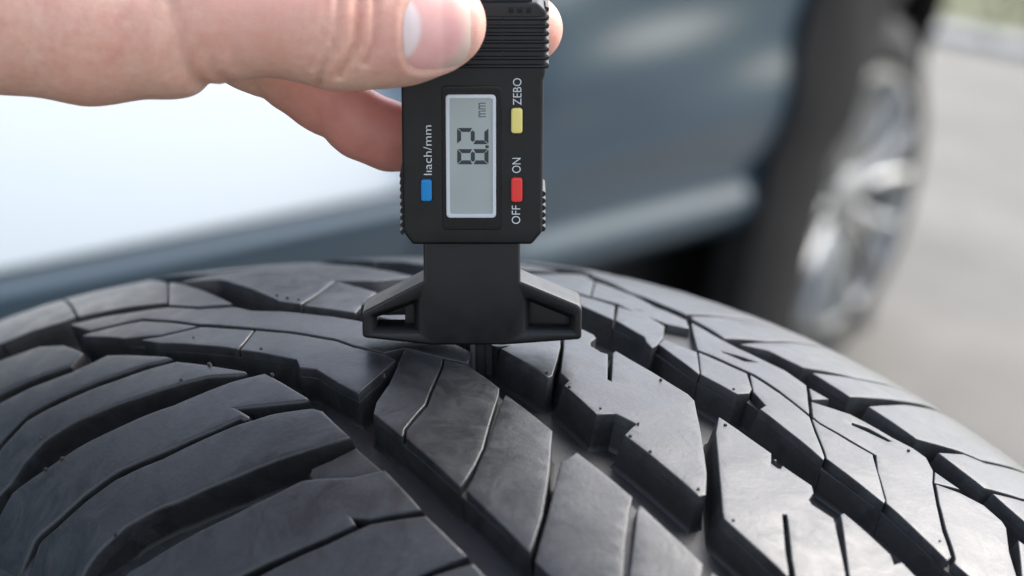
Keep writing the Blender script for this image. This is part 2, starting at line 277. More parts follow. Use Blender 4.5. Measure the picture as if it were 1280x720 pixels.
# ------------------------------------------------------------------ the tyre
TA = Vector((0.764106, 0.645091, -0.000263)); TN = Vector((0, 0.000407, 1.0)); TCc = Vector((-0.645091, 0.764106, -0.000311))
TC = Vector((0.030415, 0.025522, -0.383159)); TR = 384.663
DATA = json.loads('''{"B":{"c":[[[9.3,-56.0],[-0.9,-52.4],[-4.5,-55.6],[-13.4,-65.6],[-17.5,-69.9],[-19.2,-73.2],[-22.6,-79.3],[-24.6,-81.1],[-11.8,-80.3],[-8.4,-77.2],[-3.8,-70.3],[2.3,-63.6]],[[-2.1,-52.5],[-7.4,-49.7],[-21.8,-51.2],[-24.7,-53.7],[-33.7,-63.1],[-41.6,-70.9],[-45.6,-76.0],[-48.5,-80.3],[-49.6,-82.5],[-25.9,-80.8],[-23.7,-79.1],[-20.3,-73.0],[-18.6,-69.8],[-14.2,-65.2],[-5.3,-55.3]],[[-25.3,-51.9],[-44.8,-53.3],[-50.6,-58.3],[-58.1,-64.5],[-69.7,-74.9],[-77.5,-83.3],[-51.9,-82.2],[-49.8,-79.3],[-45.5,-74.4],[-40.7,-68.5],[-35.2,-62.8],[-28.4,-55.5]],[[-56.4,-59.6],[-55.8,-56.8],[-55.0,-54.0],[-75.1,-53.9],[-79.2,-58.1],[-88.0,-66.1],[-95.5,-72.1],[-110.8,-83.7],[-80.7,-84.0],[-73.6,-77.0],[-70.5,-73.8],[-63.0,-66.4]],[[-78.4,-54.2],[-100.9,-54.3],[-105.7,-59.1],[-116.7,-68.8],[-135.1,-82.5],[-113.4,-83.5],[-107.4,-79.1],[-96.3,-70.8],[-90.4,-65.6],[-79.4,-55.8]],[[-103.9,-54.0],[-122.9,-53.5],[-137.4,-67.0],[-156.3,-80.9],[-137.3,-82.1],[-119.2,-68.9],[-108.3,-59.4]],[[50.1,-72.9],[41.3,-69.8],[26.1,-65.3],[19.4,-64.7],[10.2,-62.0],[5.6,-61.9],[1.8,-70.1],[-1.2,-77.6],[6.4,-77.9],[17.1,-77.2],[21.4,-79.0],[25.6,-77.1],[44.3,-81.3],[46.3,-78.3]],[[67.8,-78.0],[50.9,-73.3],[47.3,-78.3],[45.6,-81.4],[73.3,-87.2],[81.4,-87.8],[76.4,-85.3],[70.3,-80.5]],[[107.9,-88.2],[92.7,-80.4],[75.8,-78.5],[69.5,-78.1],[77.3,-84.7],[89.3,-88.5],[109.2,-89.7]],[[123.6,-85.0],[101.4,-76.0],[92.8,-72.0],[80.9,-70.5],[70.9,-65.4],[64.0,-65.0],[55.8,-61.3],[49.9,-58.9],[34.1,-53.1],[20.8,-49.1],[7.5,-44.1],[-1.4,-44.0],[-6.2,-48.8],[-0.2,-51.8],[10.2,-55.4],[11.3,-61.1],[20.6,-63.9],[27.4,-64.4],[42.6,-68.9],[51.5,-72.0],[70.2,-76.9],[77.3,-77.5],[94.4,-79.3],[109.5,-87.2]],[[124.7,-51.2],[91.4,-59.7],[75.0,-63.7],[83.4,-68.8],[95.8,-70.3],[108.4,-62.2]],[[126.4,-80.8],[106.4,-72.4],[97.9,-69.8],[125.2,-52.2],[147.3,-43.8],[156.4,-53.3],[170.8,-59.4]],[[151.1,-92.6],[140.9,-87.7],[129.9,-82.9],[128.2,-80.7],[170.6,-60.4],[191.2,-70.4],[206.5,-79.3],[174.3,-96.3]]],"s":[[[99.7,-95.0],[98.4,-99.9],[110.1,-105.0],[120.3,-109.5],[130.4,-114.4],[135.3,-122.3],[176.8,-117.6],[155.5,-106.4],[138.8,-99.4],[124.8,-94.2],[113.1,-93.2]],[[87.6,-94.4],[60.7,-90.8],[67.9,-95.0],[74.6,-99.8],[89.7,-108.5],[98.2,-113.5],[101.3,-119.6],[104.1,-125.5],[115.7,-127.1],[120.7,-117.0],[116.7,-111.5],[106.3,-106.6],[94.6,-101.3],[90.4,-97.7]],[[58.7,-90.9],[33.5,-86.5],[31.2,-87.3],[41.9,-92.3],[51.8,-99.6],[62.6,-106.6],[73.0,-112.4],[80.2,-117.8],[83.0,-122.6],[82.6,-126.2],[87.2,-131.4],[100.2,-126.5],[98.4,-120.3],[95.6,-114.4],[87.4,-109.5],[72.6,-100.7],[65.9,-96.0]],[[27.8,-84.7],[6.3,-85.9],[6.0,-86.8],[15.6,-92.8],[23.2,-96.7],[14.8,-97.2],[17.9,-98.1],[21.1,-102.7],[27.9,-109.2],[30.7,-111.5],[41.1,-118.2],[46.7,-123.7],[51.1,-128.7],[54.7,-131.5],[60.4,-134.7],[78.7,-133.1],[79.1,-127.2],[76.6,-125.6],[70.0,-121.4],[63.7,-116.6],[54.8,-110.5],[42.5,-101.4],[36.9,-95.3],[33.3,-90.7]],[[0.0,-86.4],[-7.5,-87.5],[-15.1,-88.3],[-8.2,-97.8],[-4.6,-101.9],[1.0,-108.5],[11.9,-117.6],[15.6,-119.7],[22.9,-124.9],[26.5,-130.0],[27.8,-133.8],[39.7,-135.2],[56.0,-134.5],[52.5,-131.5],[49.0,-128.8],[44.7,-124.1],[39.4,-118.8],[28.9,-112.0],[21.0,-104.2],[16.1,-98.7],[13.8,-96.5],[11.1,-93.4],[3.2,-87.2]],[[-16.3,-88.5],[-29.6,-89.6],[-25.5,-94.8],[-16.4,-100.2],[-14.4,-100.2],[-12.8,-98.3],[-14.8,-94.4]],[[-31.4,-89.9],[-49.6,-91.8],[-41.8,-100.1],[-36.2,-102.1],[-40.5,-102.2],[-36.9,-107.7],[-31.0,-114.8],[-25.9,-119.9],[-21.4,-124.8],[-19.3,-130.1],[-14.4,-134.1],[12.8,-135.0],[12.4,-131.5],[10.6,-129.0],[7.8,-127.4],[2.1,-122.7],[-7.4,-114.2],[-13.1,-107.4],[-16.4,-101.8],[-17.9,-100.7],[-26.8,-95.4]],[[-51.4,-92.1],[-69.1,-92.7],[-66.0,-99.5],[-63.5,-106.1],[-60.7,-114.2],[-60.4,-122.2],[-62.6,-130.3],[-34.5,-133.9],[-25.4,-129.4],[-26.4,-124.2],[-28.5,-120.0],[-32.6,-115.2],[-38.6,-108.0],[-41.7,-102.7],[-42.9,-100.6]],[[-71.3,-92.9],[-90.2,-93.5],[-87.0,-102.3],[-85.1,-109.7],[-85.8,-121.1],[-83.9,-130.0],[-66.6,-131.0],[-63.3,-121.9],[-62.6,-114.3],[-65.2,-106.2],[-67.4,-99.7]]],"r":[[[118,-52],[118,-9],[64,-9],[66,-24],[72.2,-31.9],[62.3,-44.6],[56.5,-54.5],[64.1,-56.0],[81.1,-52.3],[106.1,-46.7]],[[70.8,-32.2],[52.6,-32.6],[39.1,-49.7],[54.4,-54.7],[61.2,-44.8]],[[50.6,-33.1],[32.3,-24.3],[17.0,-15.0],[3.3,-11.9],[-3.0,-18.5],[-2.0,-35.7],[12.6,-40.1],[25.8,-45.3],[38.2,-48.8]],[[-3.2,-35.7],[-22.2,-36.2],[-21.9,-34.6],[-14.7,-26.9],[-7.5,-19.6],[1.3,-12.0],[2.2,-12.8]],[[-8.3,-19.0],[-21.5,-31.4],[-25.9,-32.5],[-27.5,-35.4],[-43.2,-38.2],[-44.6,-33.3],[-45.4,-33.1],[-50.5,-31.7],[-51.6,-34.3],[-53.5,-38.1],[-81.0,-38.6],[-81.0,-36.6],[-73.7,-29.8],[-58.5,-17.9],[-44.9,-7.4],[-41.6,-6.5],[-14.5,-6.6],[-15.2,-8.2],[-30.1,-22.0],[-28.6,-22.2],[-15.5,-10.4],[-13.9,-11.3],[-9.4,-10.9],[-7.0,-8.8],[-4.9,-5.0],[-2.7,-3.8],[1.8,-4.0],[7.0,-5.6]],[[-53.5,-6.9],[-71.5,-6.1],[-76.2,-10.7],[-77.7,-8.8],[-76.7,-7.2],[-85.6,-5.7],[-88.1,-7.6],[-90.2,-11.3],[-92.0,-11.9],[-97.8,-10.2],[-103.5,-14.4],[-114.9,-22.7],[-131.8,-36.0],[-114.4,-37.7],[-107.3,-32.8],[-93.4,-21.6],[-92.8,-22.7],[-104.5,-32.4],[-111.8,-37.9],[-90.2,-38.7],[-87.9,-37.2],[-74.1,-26.0],[-59.9,-14.0]],[[-96.7,-5.5],[-112.4,-5.0],[-115.6,-6.9],[-115.4,-4.1],[-130.1,-4.2],[-143.5,-14.9],[-152.5,-33.9],[-133.0,-35.6],[-121.5,-26.5],[-114.5,-21.2],[-97.0,-6.9]]],"q":[[[47.5,15.5],[26.0,20.2],[17.3,22.0],[6.5,11.5],[19.3,11.8],[35.3,12.2]],[[16.3,22.7],[7.6,24.8],[-1.1,23.3],[-9.2,15.0],[-13.3,9.0],[-14.5,6.2],[-11.3,7.5],[-7.6,10.1],[5.7,12.0]],[[-13.0,10.2],[-10.8,14.3],[-20.0,17.1],[-31.6,7.0],[-32.0,6.3]],[[-20.6,17.6],[-24.6,18.5],[-34.7,21.2],[-42.7,15.1],[-44.5,12.4],[-44.2,8.6],[-43.2,8.1],[-32.6,6.9]],[[-35.8,21.7],[-37.2,21.7],[-46.6,21.9],[-58.8,20.2],[-65.6,15.3],[-75.9,8.3],[-76.8,7.1],[-52.6,8.8],[-51.4,12.0],[-44.4,14.5]],[[-60.0,20.4],[-62.8,20.2],[-71.4,22.1],[-77.7,24.2],[-84.6,18.7],[-94.9,10.9],[-95.6,9.8],[-76.7,8.6],[-74.5,10.3],[-65.7,16.3]],[[57.1,23.9],[55.4,44.8],[44.9,39.8],[27.5,22.2],[49.5,17.3]],[[43.7,39.6],[26.4,37.4],[13.9,34.8],[2.1,34.7],[-4.0,29.9],[0.6,25.2],[9.6,26.6],[18.5,24.4],[26.5,22.2]],[[-0.6,34.5],[-9.5,33.4],[-20.1,32.9],[-34.7,35.6],[-43.4,35.0],[-51.0,27.6],[-57.4,21.6],[-45.0,23.4],[-35.6,23.4],[-33.5,23.0],[-22.7,20.3],[-18.7,19.2],[-9.9,26.3]],[[-44.8,35.3],[-50.8,35.9],[-50.5,30.2]],[[-52.4,28.0],[-59.7,35.0],[-71.7,38.3],[-76.9,40.6],[-81.4,41.0],[-86.8,37.8],[-91.3,32.5],[-99.7,24.9],[-108.7,17.6],[-116.8,12.0],[-117.5,10.0],[-96.1,10.5],[-94.2,12.2],[-84.7,19.2],[-78.2,25.4],[-70.4,23.1],[-61.8,21.2],[-59.0,21.7]],[[-92.4,33.1],[-96.7,37.5],[-102.1,41.0],[-108.4,40.9],[-110.8,39.8],[-118.7,32.0],[-126.3,26.3],[-144.5,11.0],[-124.1,12.1],[-118.9,11.4],[-117.6,13.2],[-107.7,20.2],[-99.4,26.7]],[[-87.3,38.6],[-94.6,39.6],[-91.2,33.9]],[[-115.7,39.6],[-127.7,44.0],[-145.4,28.2],[-157.3,13.5],[-144.8,12.7],[-126.7,28.4]]],"p":[[[68.1,58],[68.1,99],[107.1,99],[105.1,46],[87.1,44]],[[66.4,58.2],[61.0,61.3],[59.1,80],[58.5,90],[58.2,99],[3.7,99],[3.9,90],[4.3,80],[5.5,60.3],[7.5,39.7],[29.1,40.0],[54.5,48.1]],[[5.3,40.1],[4.1,60.3],[2.9,80],[2.5,90],[2.3,99],[-11.7,99],[-12.0,90],[-12.5,80],[-13.7,64.6],[-14.9,49.3],[-12.2,35.4],[2.6,38.0]],[[-16.3,49.3],[-15.1,64.6],[-13.9,80],[-13.4,90],[-13.1,99],[-42.0,99],[-41.7,90],[-41.1,80],[-39.1,59.9],[-33.3,44.7],[-22.0,42.6],[-17.0,36.7]],[[-40.3,59.9],[-42.3,80],[-42.9,90],[-43.2,99],[-50.5,99],[-50.7,90],[-51.1,80],[-51.5,74.1],[-52.2,63.3],[-51.0,44.2],[-36.8,44.7]],[[-54.8,63.3],[-54.1,74.1],[-53.7,80],[-53.3,90],[-53.1,99],[-85.6,99],[-85.3,90],[-84.7,80],[-83.0,62.7],[-79.1,57.8],[-72.9,47.1],[-56.4,46.0]],[[-80.7,57.8],[-84.6,62.7],[-86.3,80],[-86.9,90],[-87.2,99],[-103.0,99],[-102.7,90],[-102.1,80],[-100.1,59.6],[-95.5,48.8],[-79.8,48.1]],[[-101.7,59.6],[-103.7,80],[-104.3,90],[-104.6,99],[-123.9,99],[-123.6,90],[-123.0,80],[-120.7,56.8],[-114.3,49.3],[-97.9,49.6]]]},"H":{"q8":[[[-20.3,25.7],[-24.6,29.0],[-29.2,32.0],[-27.6,27.5],[-21.9,25.6]]],"q10":[[[-63.4,31.7],[-66.6,34.5],[-73.1,36.8],[-73.1,35.3],[-68.3,32.6],[-64.5,30.6]]],"q7":[[[13.4,26.3],[8.8,26.5],[7.7,24.5],[11.4,24.1]]]},"V":[[64.4,-82.5],[39.1,-78.5],[46.4,-89.1],[25.2,-84.5],[68.7,-53.4],[64.0,-53.3],[60.1,-52.5],[-20.6,-35.1],[-41.2,-35.3],[-29.1,-35.0],[-50.9,-31.6],[-54.6,-37.3],[-62.1,-37.5],[-78.9,-37.0],[-91.4,-37.0],[-57.6,-8.6],[-42.1,9.3],[-111.5,13.7],[-78.1,37.9],[82.4,-117.4],[66.1,-119.6],[69.9,-122.2],[48.9,-95.6],[24.6,-126.3],[-33.3,-8.2],[-74.7,-7.8],[0.5,-68.9]],"R":[[[35.3,12.2],[19.3,11.8],[5.4,11.7],[-7.6,10.1],[-11.3,7.5],[-14.5,6.2],[-13.3,9.0],[-32.0,6.3],[-43.2,8.1],[-44.2,8.6],[-44.5,12.4],[-51.4,12.0],[-52.6,8.8],[-76.8,7.1],[-95.6,9.8],[-117.5,10.0],[-124.1,12.1],[-144.5,11.0],[-110.8,39.8],[-102.1,41.0],[-94.7,39.8],[-86.8,37.8],[-81.4,41.0],[-71.7,38.3],[-59.3,35.4],[-50.8,35.9],[-43.4,35.0],[-34.7,35.6],[-20.1,32.9],[2.1,34.7],[26.4,37.4],[48.6,42.6]],[[-11.8,-80.3],[-24.6,-81.1],[-49.6,-82.5],[-77.5,-83.3],[-69.7,-74.9],[-58.1,-64.5],[-50.6,-58.3],[-44.8,-53.3],[-25.3,-51.9],[-21.8,-51.2],[-7.4,-49.7],[-0.9,-52.4],[9.3,-56.0],[2.3,-63.6],[-3.8,-70.3],[-8.4,-77.2]],[[-80.7,-84.0],[-110.8,-83.7],[-135.1,-82.5],[-116.7,-68.8],[-105.7,-59.1],[-100.9,-54.3],[-78.3,-54.1],[-75.1,-53.9],[-55.0,-54.0],[-55.8,-56.8],[-56.4,-59.6],[-63.0,-66.4],[-70.5,-73.8],[-73.6,-77.0]],[[109.2,-89.7],[81.4,-87.8],[73.3,-87.2],[45.6,-81.4],[25.6,-77.1],[21.4,-79.0],[17.1,-77.2],[6.4,-77.9],[-1.2,-77.6],[1.8,-70.1],[5.6,-61.9],[10.2,-55.4],[-0.2,-51.8],[-6.2,-48.8],[-1.4,-44.0],[7.5,-44.1],[20.8,-49.1],[34.1,-53.1],[49.9,-58.9],[64.0,-65.0],[81.2,-70.3],[101.4,-76.0],[120.5,-83.8]],[[-53.5,-6.9],[-71.5,-6.1],[-85.6,-5.7],[-88.1,-7.6],[-90.2,-11.3],[-92.0,-11.9],[-97.8,-10.2],[-97.0,-6.9],[-96.7,-5.5],[-112.4,-5.0],[-130.1,-4.2],[-143.5,-14.9],[-152.5,-33.9],[-131.8,-36.0],[-111.7,-38.3],[-90.2,-38.7],[-87.9,-37.2],[-74.1,-26.0],[-59.9,-14.0]]]}''')
def prof(v):
    """radius (mm) of the worn outer surface at v mm across"""
    x = v * MM
    r = 0.384663 - x * x / 2 * (1.45366 if x < 0 else 0.57017) - 144.709 * x ** 4
    if x > 0.086: r -= 9.0 * (x - 0.086) ** 2 + 900 * (x - 0.086) ** 3
    if x < -0.134: r -= 1.2 * (-0.134 - x) + 120 * (-0.134 - x) ** 2
    return r * 1000
def tyre_map(u, v, h):
    e = 0.4; s = (prof(v + e) - prof(v - e)) / (2 * e); q = math.sqrt(1 + s * s)
    ph = u / TR; rr = prof(v) + h / q; vv = v - h * s / q
    return TC + TA * (vv * MM) + (TN * math.cos(ph) + TCc * math.sin(ph)) * (rr * MM)
def sst(a, b, x): t = min(max((x - a) / (b - a), 0), 1); return t * t * (3 - 2 * t)
DEPTH = 9.2
def floor_h(v):
    return -DEPTH * (1 - sst(-127.5, -137.5, v) - sst(88, 103, v) if -127 > v or v > 88 else 1) 
tyre = empty('tyre', (TC.x, TC.y, GZ), 'black rubber car tyre with deep tread blocks under the gauge', 'tyre')
# carcass: groove floor, shoulders, sidewalls, bead and inner liner
vs_ = [-137.5 + i * (103 + 137.5) / 70 for i in range(71)]
pr = []
for v in vs_:
    e = 0.4; s = (prof(v + e) - prof(v - e)) / (2 * e); q = math.sqrt(1 + s * s); h = floor_h(v)
    pr.append((prof(v) + h / q, v - h * s / q))
rL, vL = pr[0]; rR, vR = pr[-1]
def side(r0, v0, sg):
    out = []
    for t in np.linspace(0, 1, 22)[1:]:
        r = r0 + (232 - r0) * t
        out.append((r, v0 + sg * (17 * math.sin(math.pi * min(t * 1.25, 1)) * (1 - t) ** 0.4 - 26 * t ** 2 + 5 * t)))
    return out
left = side(rL, vL, -1); right = side(rR, vR, 1)
full = left[::-1] + pr + right
inner = [(r - (9 if r > 330 else 7), v + (8 if v < -21 else -8)) for r, v in full][::-1]
for i in range(len(inner)):
    r, v = inner[i]; inner[i] = (min(r, 362), v)
full = full + inner + [full[0]]
nseg = 480
bm = bmesh.new(); rows = []
for k in range(nseg):
    a = 2 * math.pi * k / nseg
    d = TN * math.cos(a) + TCc * math.sin(a)
    rows.append([bm.verts.new(TC + TA * (v * MM) + d * (r * MM)) for r, v in full[:-1]])
for k in range(nseg):
    A, B = rows[k], rows[(k + 1) % nseg]; n = len(A)
    for i in range(n): bm.faces.new((A[i], A[(i + 1) % n], B[(i + 1) % n], B[i]))
me = finish(bm, 'carcass', 50); me.materials.append(fresh_shaded); me.materials.append(rub)
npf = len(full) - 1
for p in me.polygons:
    if not (len(left) + 3 < p.index % npf < len(left) + 66): p.material_index = 1     # shoulders and walls share the lighter rubber of the tops
mesh_obj('carcass', me, None, tyre)

def rings_for(rad=0.32, draft=0.9, depth=DEPTH):
    r = rad
    return [(r, 0), (r * .28, -r * .05), (r * .6, -r * .2), (r * .86, -r * .5), (r, -r),
            (r + draft * .15, -2.2), (r + draft * .35, -3.0), (r + draft * .55, -3.9), (r + draft, -depth + 1.2), (r + draft + .3, -depth + .45), (r + draft + 1.0, -depth - .25)]
def worn(u, v):
    """gentle unevenness of the worn tops"""
    return 0.10 * math.sin(u * 0.31 + v * 0.17) * math.sin(v * 0.23 - u * 0.11 + 1.3)
def make_block(rib, poly, holes=(), drop=0.0, grid=4.0):
    def mf(u, v, h):
        top = worn(u, v) - drop
        if rib == 's': top -= 1.6 * sst(-132.5, -138, v)
        if rib == 'p': top -= 1.1 * sst(88, 99, v)
        k = max(0.0, 1 + h / 8.0)
        lim = h
        return tyre_map(u, v, lim + top * k)
    rg = rings_for(draft=0.35 if rib == 's' else 0.8)
    rg0 = 0.8 if rib == 's' else 0.32
    if rib == 's': rg = rings_for(rad=0.8, draft=0.3)
    rg = [(rg0, 0)] + [(o + 0.0, h) for o, h in rg[1:]]
    poly = dedupe(poly, 1.7 if rib == 's' else 0.25)
    if area2(poly) < 0: poly = poly[::-1]
    poly = inset(poly, {'q': -0.22, 's': 0.12}.get(rib, -0.1))
    bm = prism(poly, rg, mf, holes, grid, hole_rings=[(0.25, 0), (.2, -.1), (.25, -.3), (.5, -4), (.7, -5.5)], eps=0.25)
    me = finish(bm, 'tread_block', 40); me.materials.append(rub); me.materials.append(fresh_shaded)
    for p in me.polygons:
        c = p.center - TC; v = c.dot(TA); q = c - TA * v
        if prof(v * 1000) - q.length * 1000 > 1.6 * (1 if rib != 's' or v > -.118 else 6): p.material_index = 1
    return me
DROPS = {'s5': 2.2, 'c10': 0.2, 'q9': 0.3, 'q12': 0.3}
for rib, polys in DATA['B'].items():
    for i, p in enumerate(polys):
        if rib == 's': p = [(u, -140.0 if v < -131.5 else v) for u, v in p]
        me = make_block(rib, p, DATA['H'].get(rib + str(i), ()), DROPS.get(rib + str(i), 0.0))
        mesh_obj('tread_block', me, None, tyre)
# what the sipes are cut into: each rib is solid below them
def rib_base(outline):
    bm = prism(outline, [(0.1, 0), (0.05, -.05), (0.1, -.2), (.5, -DEPTH + 2.4 + 1.0), (.8, -DEPTH + 2.4 + .3), (1.5, -DEPTH + 2.1)],
               lambda u, v, h: tyre_map(u, v, h - 2.4 + worn(u, v) * 0.5), grid=5.0, eps=0.25)
    me = finish(bm, 'rib_base', 40); mesh_obj('rib_base', me, fresh_shaded, tyre)
for o_ in DATA['R']:
    o_ = dedupe(o_, .25)
    if area2(o_) < 0: o_ = o_[::-1]
    rib_base(inset(o_, -0.34))
# the pattern goes on round the tyre past the picture: one block of each rib, turned about the axle
CONT = {'c': ([(0, -53), (-30, -53), (-42, -83), (-12, -83)], -160, 210, 33), 's': ([(0, -92), (-30, -93), (-14, -110), (-2, -125), (8, -140), (40, -140), (30, -124), (16, -110)], -96, 150, 33),
        'r': ([(0, -38), (-30, -38), (-44, -6), (-14, -6)], -160, 112, 33), 'q': ([(0, 10), (-30, 10), (-44, 41), (-14, 41)], -162, 62, 33), 'p': ([(0, 47), (-30, 47), (-36, 99), (-6, 99)], -136, 112, 33)}
for rib, (poly, lo, hi, pitch) in CONT.items():
    me = make_block(rib, poly, grid=6.0)
    for sgn in (-1, 1):
        for k in range(6):
            us = [q[0] for q in poly]
            u0 = (lo - max(us) - k * pitch) if sgn < 0 else (hi - min(us) + k * pitch)
            o = mesh_obj('tread_block', me, None, tyre)
            Mr = Matrix.Translation(TC) @ Matrix.Rotation(u0 / TR, 4, TN.cross(TCc)) @ Matrix.Translation(-TC)
            o.matrix_parent_inverse = Matrix.Translation(-Vector(tyre.location)) @ Mr
# moulding stubs left on the tread
stub = mat('moulding_stub', (0.012, 0.012, 0.013), 0.6)
for (u, v) in DATA['V']:
    bm = bmesh.new(); n = 7; r = random.uniform(.35, .6); hh = random.uniform(.25, .6)
    up = [(u + math.cos(6.283 * k / n) * r, v + math.sin(6.283 * k / n) * r) for k in range(n)]
    lo = [bm.verts.new(tyre_map(a, b, -.4)) for a, b in up]
    tp = [bm.verts.new(tyre_map(u + (a - u) * .7 + .1, v + (b - v) * .7, hh)) for a, b in up]
    bm.faces.new(tp)
    for k in range(n): bm.faces.new((lo[k], lo[(k + 1) % n], tp[(k + 1) % n], tp[k]))
    mesh_obj('vent_stub', finish(bm, 'vent_stub', 60), stub, tyre)

# ------------------------------------------------------------------ the gauge
gauge = empty('tread_depth_gauge', gl(0, 0, 2), 'black digital tread depth gauge reading 8.2 standing on the tyre', 'gauge')
def fmap(y):   # polygon in (x, z), height towards the camera
    return lambda u, v, h: gl(u, y - h, v)
BV = lambda r, d: [(r, 0), (r * .3, -r * .06), (r * .7, -r * .32), (r * .94, -r * .7), (r, -r), (r, -d)]
def slab(name, poly, y, depth, r, m, parent, holes=(), hole_rings=None, angle=38):
    bm = prism(poly, BV(r, depth), fmap(y), holes, hole_rings=hole_rings, close=not holes)
    return mesh_obj(name, finish(bm, name, angle), m, parent)
def rect(x0, x1, z0, z1): return [(x0, z0), (x1, z0), (x1, z1), (x0, z1)]
body_poly = rounded([(-16.2, 28.6), (12.8, 28.6), (15.4, 31.8), (15.6, 69.5), (16.1, 71), (16.3, 86), (14.2, 88), (-16.6, 88), (-18.6, 86), (-18.5, 71), (-18.5, 31.8)], 0.6, 3)
body = slab('body', body_poly, -8, 15, 0.9, plas, gauge)
bm = prism(rounded(rect(-16.4, 14.0, 86.5, 95), 1.0), BV(1.2, 12), fmap(-6.6), close=True)
mesh_obj('top_cap', finish(bm, 'top_cap'), plas, gauge)
# raised waist line below the ridges and the seam beside the display
slab('panel_seam', rect(5.62, 5.82, 69.2, 87.5), -7.75, .6, .05, gloss, body)
for k, z in enumerate((84.2, 82.25, 80.45, 78.6, 76.7, 74.7, 72.7)):
    for (xa, xb) in ((-18.7, 5.55), (5.85, 16.55)):
        bm = bmesh.new(); n = 8; ringA, ringB = [], []
        for t in range(n + 1):
            a = math.pi * t / n
            ringA.append(bm.verts.new(gl(xa, -7.7 - .95 * math.sin(a), z + .52 * math.cos(a)))); ringB.append(bm.verts.new(gl(xb, -7.7 - .95 * math.sin(a), z + .52 * math.cos(a))))
        for t in range(n): bm.faces.new((ringA[t], ringA[t + 1], ringB[t + 1], ringB[t]))
        bm.faces.new(ringA); bm.faces.new(ringB[::-1])
        mesh_obj('grip_ridge', finish(bm, 'grip_ridge', 50), plas, body)
# toothed grips on the two edges
for sx, x0, zs in ((-1, -18.6, np.arange(31.6, 46, 1.75)), (1, 15.55, np.arange(32.4, 42.5, 1.75)), (1, 16.2, np.arange(72.7, 86.3, 1.92))):
    bm = bmesh.new()
    for z in zs:
        n = 6; rows = []
        for y in (-7.0, 5.5):
            rows.append([bm.verts.new(gl(x0 + sx * (.85 * math.sin(math.pi * t / n) - .2), y, z + .72 * math.cos(math.pi * t / n))) for t in range(n + 1)])
        for t in range(n): bm.faces.new((rows[0][t], rows[0][t + 1], rows[1][t + 1], rows[1][t]))
        bm.faces.new(rows[0])
    mesh_obj('side_grip', finish(bm, 'side_grip', 50), plas, body)
# moulded marks at the top, too worn to read
for k in range(3):
    slab('moulded_mark', rect(7.2 + k * 2.1, 8.4 + k * 2.1, 85.55, 86.9), -8.25, .5, .1, gloss, body)
# display
bez = slab('display_bezel', rounded(rect(-8.9, 5.5, 32.4, 68.0), 1.3), -8.25, .6, .25, gloss, gauge)
fr = rounded(rect(-7.9, 4.15, 35.5, 65.9), 1.1); hole = rounded(rect(-7.0, 3.3, 36.45, 64.95), .5)
slab('display_frame', fr, -8.55, .4, .2, silver, bez, holes=[hole], hole_rings=[(.12, 0), (.06, -.05), (.12, -.15), (.12, -.4)])
slab('display_screen', rect(-7.1, 3.4, 36.35, 65.05), -8.3, .2, .03, lcdm, bez)
def seg(poly):  # digit space: dx along the line of print, dy up the letter; print reads upwards
    return [(2.35 - y, z) for z, y in poly]
def digit(on, z0, wd, hg):
    t = 0.98; sk = 0.0; hw, hh = wd, hg; q = t * .5; mid = hh / 2; gp = .16
    S = {'a': [(gp, hh), (hw - gp, hh), (hw - t, hh - t), (t, hh - t)], 'd': [(gp, 0), (hw - gp, 0), (hw - t, t), (t, t)],
         'f': [(0, hh - gp), (t, hh - t - gp), (t, mid + q + gp), (0, mid + gp)], 'b': [(hw, hh - gp), (hw - t, hh - t - gp), (hw - t, mid + q + gp), (hw, mid + gp)],
         'e': [(0, gp), (t, t + gp), (t, mid - q - gp), (0, mid - gp)], 'c': [(hw, gp), (hw - t, t + gp), (hw - t, mid - q - gp), (hw, mid - gp)],
         'g': [(t * .6, mid), (t, mid + q), (hw - t, mid + q), (hw - t * .6, mid), (hw - t, mid - q), (t, mid - q)]}
    for k in on: slab('digit_segment', seg([(z0 + x, y) for x, y in S[k]]), -8.335, .08, .02, ink, bez)
digit('abcdefg', 48.8, 3.75, 7.55); digit('abged', 53.75, 4.0, 7.55)
slab('decimal_point', seg([(52.78, -.05), (53.48, -.05), (53.48, .75), (52.78, .75)]), -8.335, .08, .02, ink, bez)
def printed(name, txt, x_base, z0, z1, cap, y, m, parent):
    cu = bpy.data.curves.new('lettering', 'FONT'); cu.body = txt; cu.size = 1; cu.resolution_u = 4; cu.offset = -0.008
    ob = bpy.data.objects.new('lettering', cu); COL.objects.link(ob); bpy.context.view_layer.update()
    me = bpy.data.meshes.new_from_object(ob.evaluated_get(bpy.context.evaluated_depsgraph_get()))
    COL.objects.unlink(ob); bpy.data.objects.remove(ob)
    xs = [v.co.x for v in me.vertices]; ys = [v.co.y for v in me.vertices if True]
    x0, x1 = min(xs), max(xs); capu = 0.729 if txt != 'mm' else max(ys)
    for v in me.vertices:
        v.co = gl(x_base - v.co.y / capu * cap, y, z0 + (v.co.x - x0) / (x1 - x0) * (z1 - z0))
    me.materials.clear(); me.materials.append(m)
    o = bpy.data.objects.new(name, me); link(o, parent); return o
printed('unit_mark', 'mm', 1.75, 60.4, 63.9, 1.8, -8.35, ink, bez)
printed('printed_word', 'ZEBO', 10.25, 63.3, 69.8, 2.15, -8.03, white, gauge)
printed('printed_word', 'ON', 10.1, 46.6, 50.3, 2.2, -8.03, white, gauge)
printed('printed_word', 'OFF', 10.0, 33.9, 38.5, 2.2, -8.03, white, gauge)
printed('printed_word', 'l\u0131ach/mm', -11.35, 46.1, 58.3, 2.1, -8.03, white, gauge)
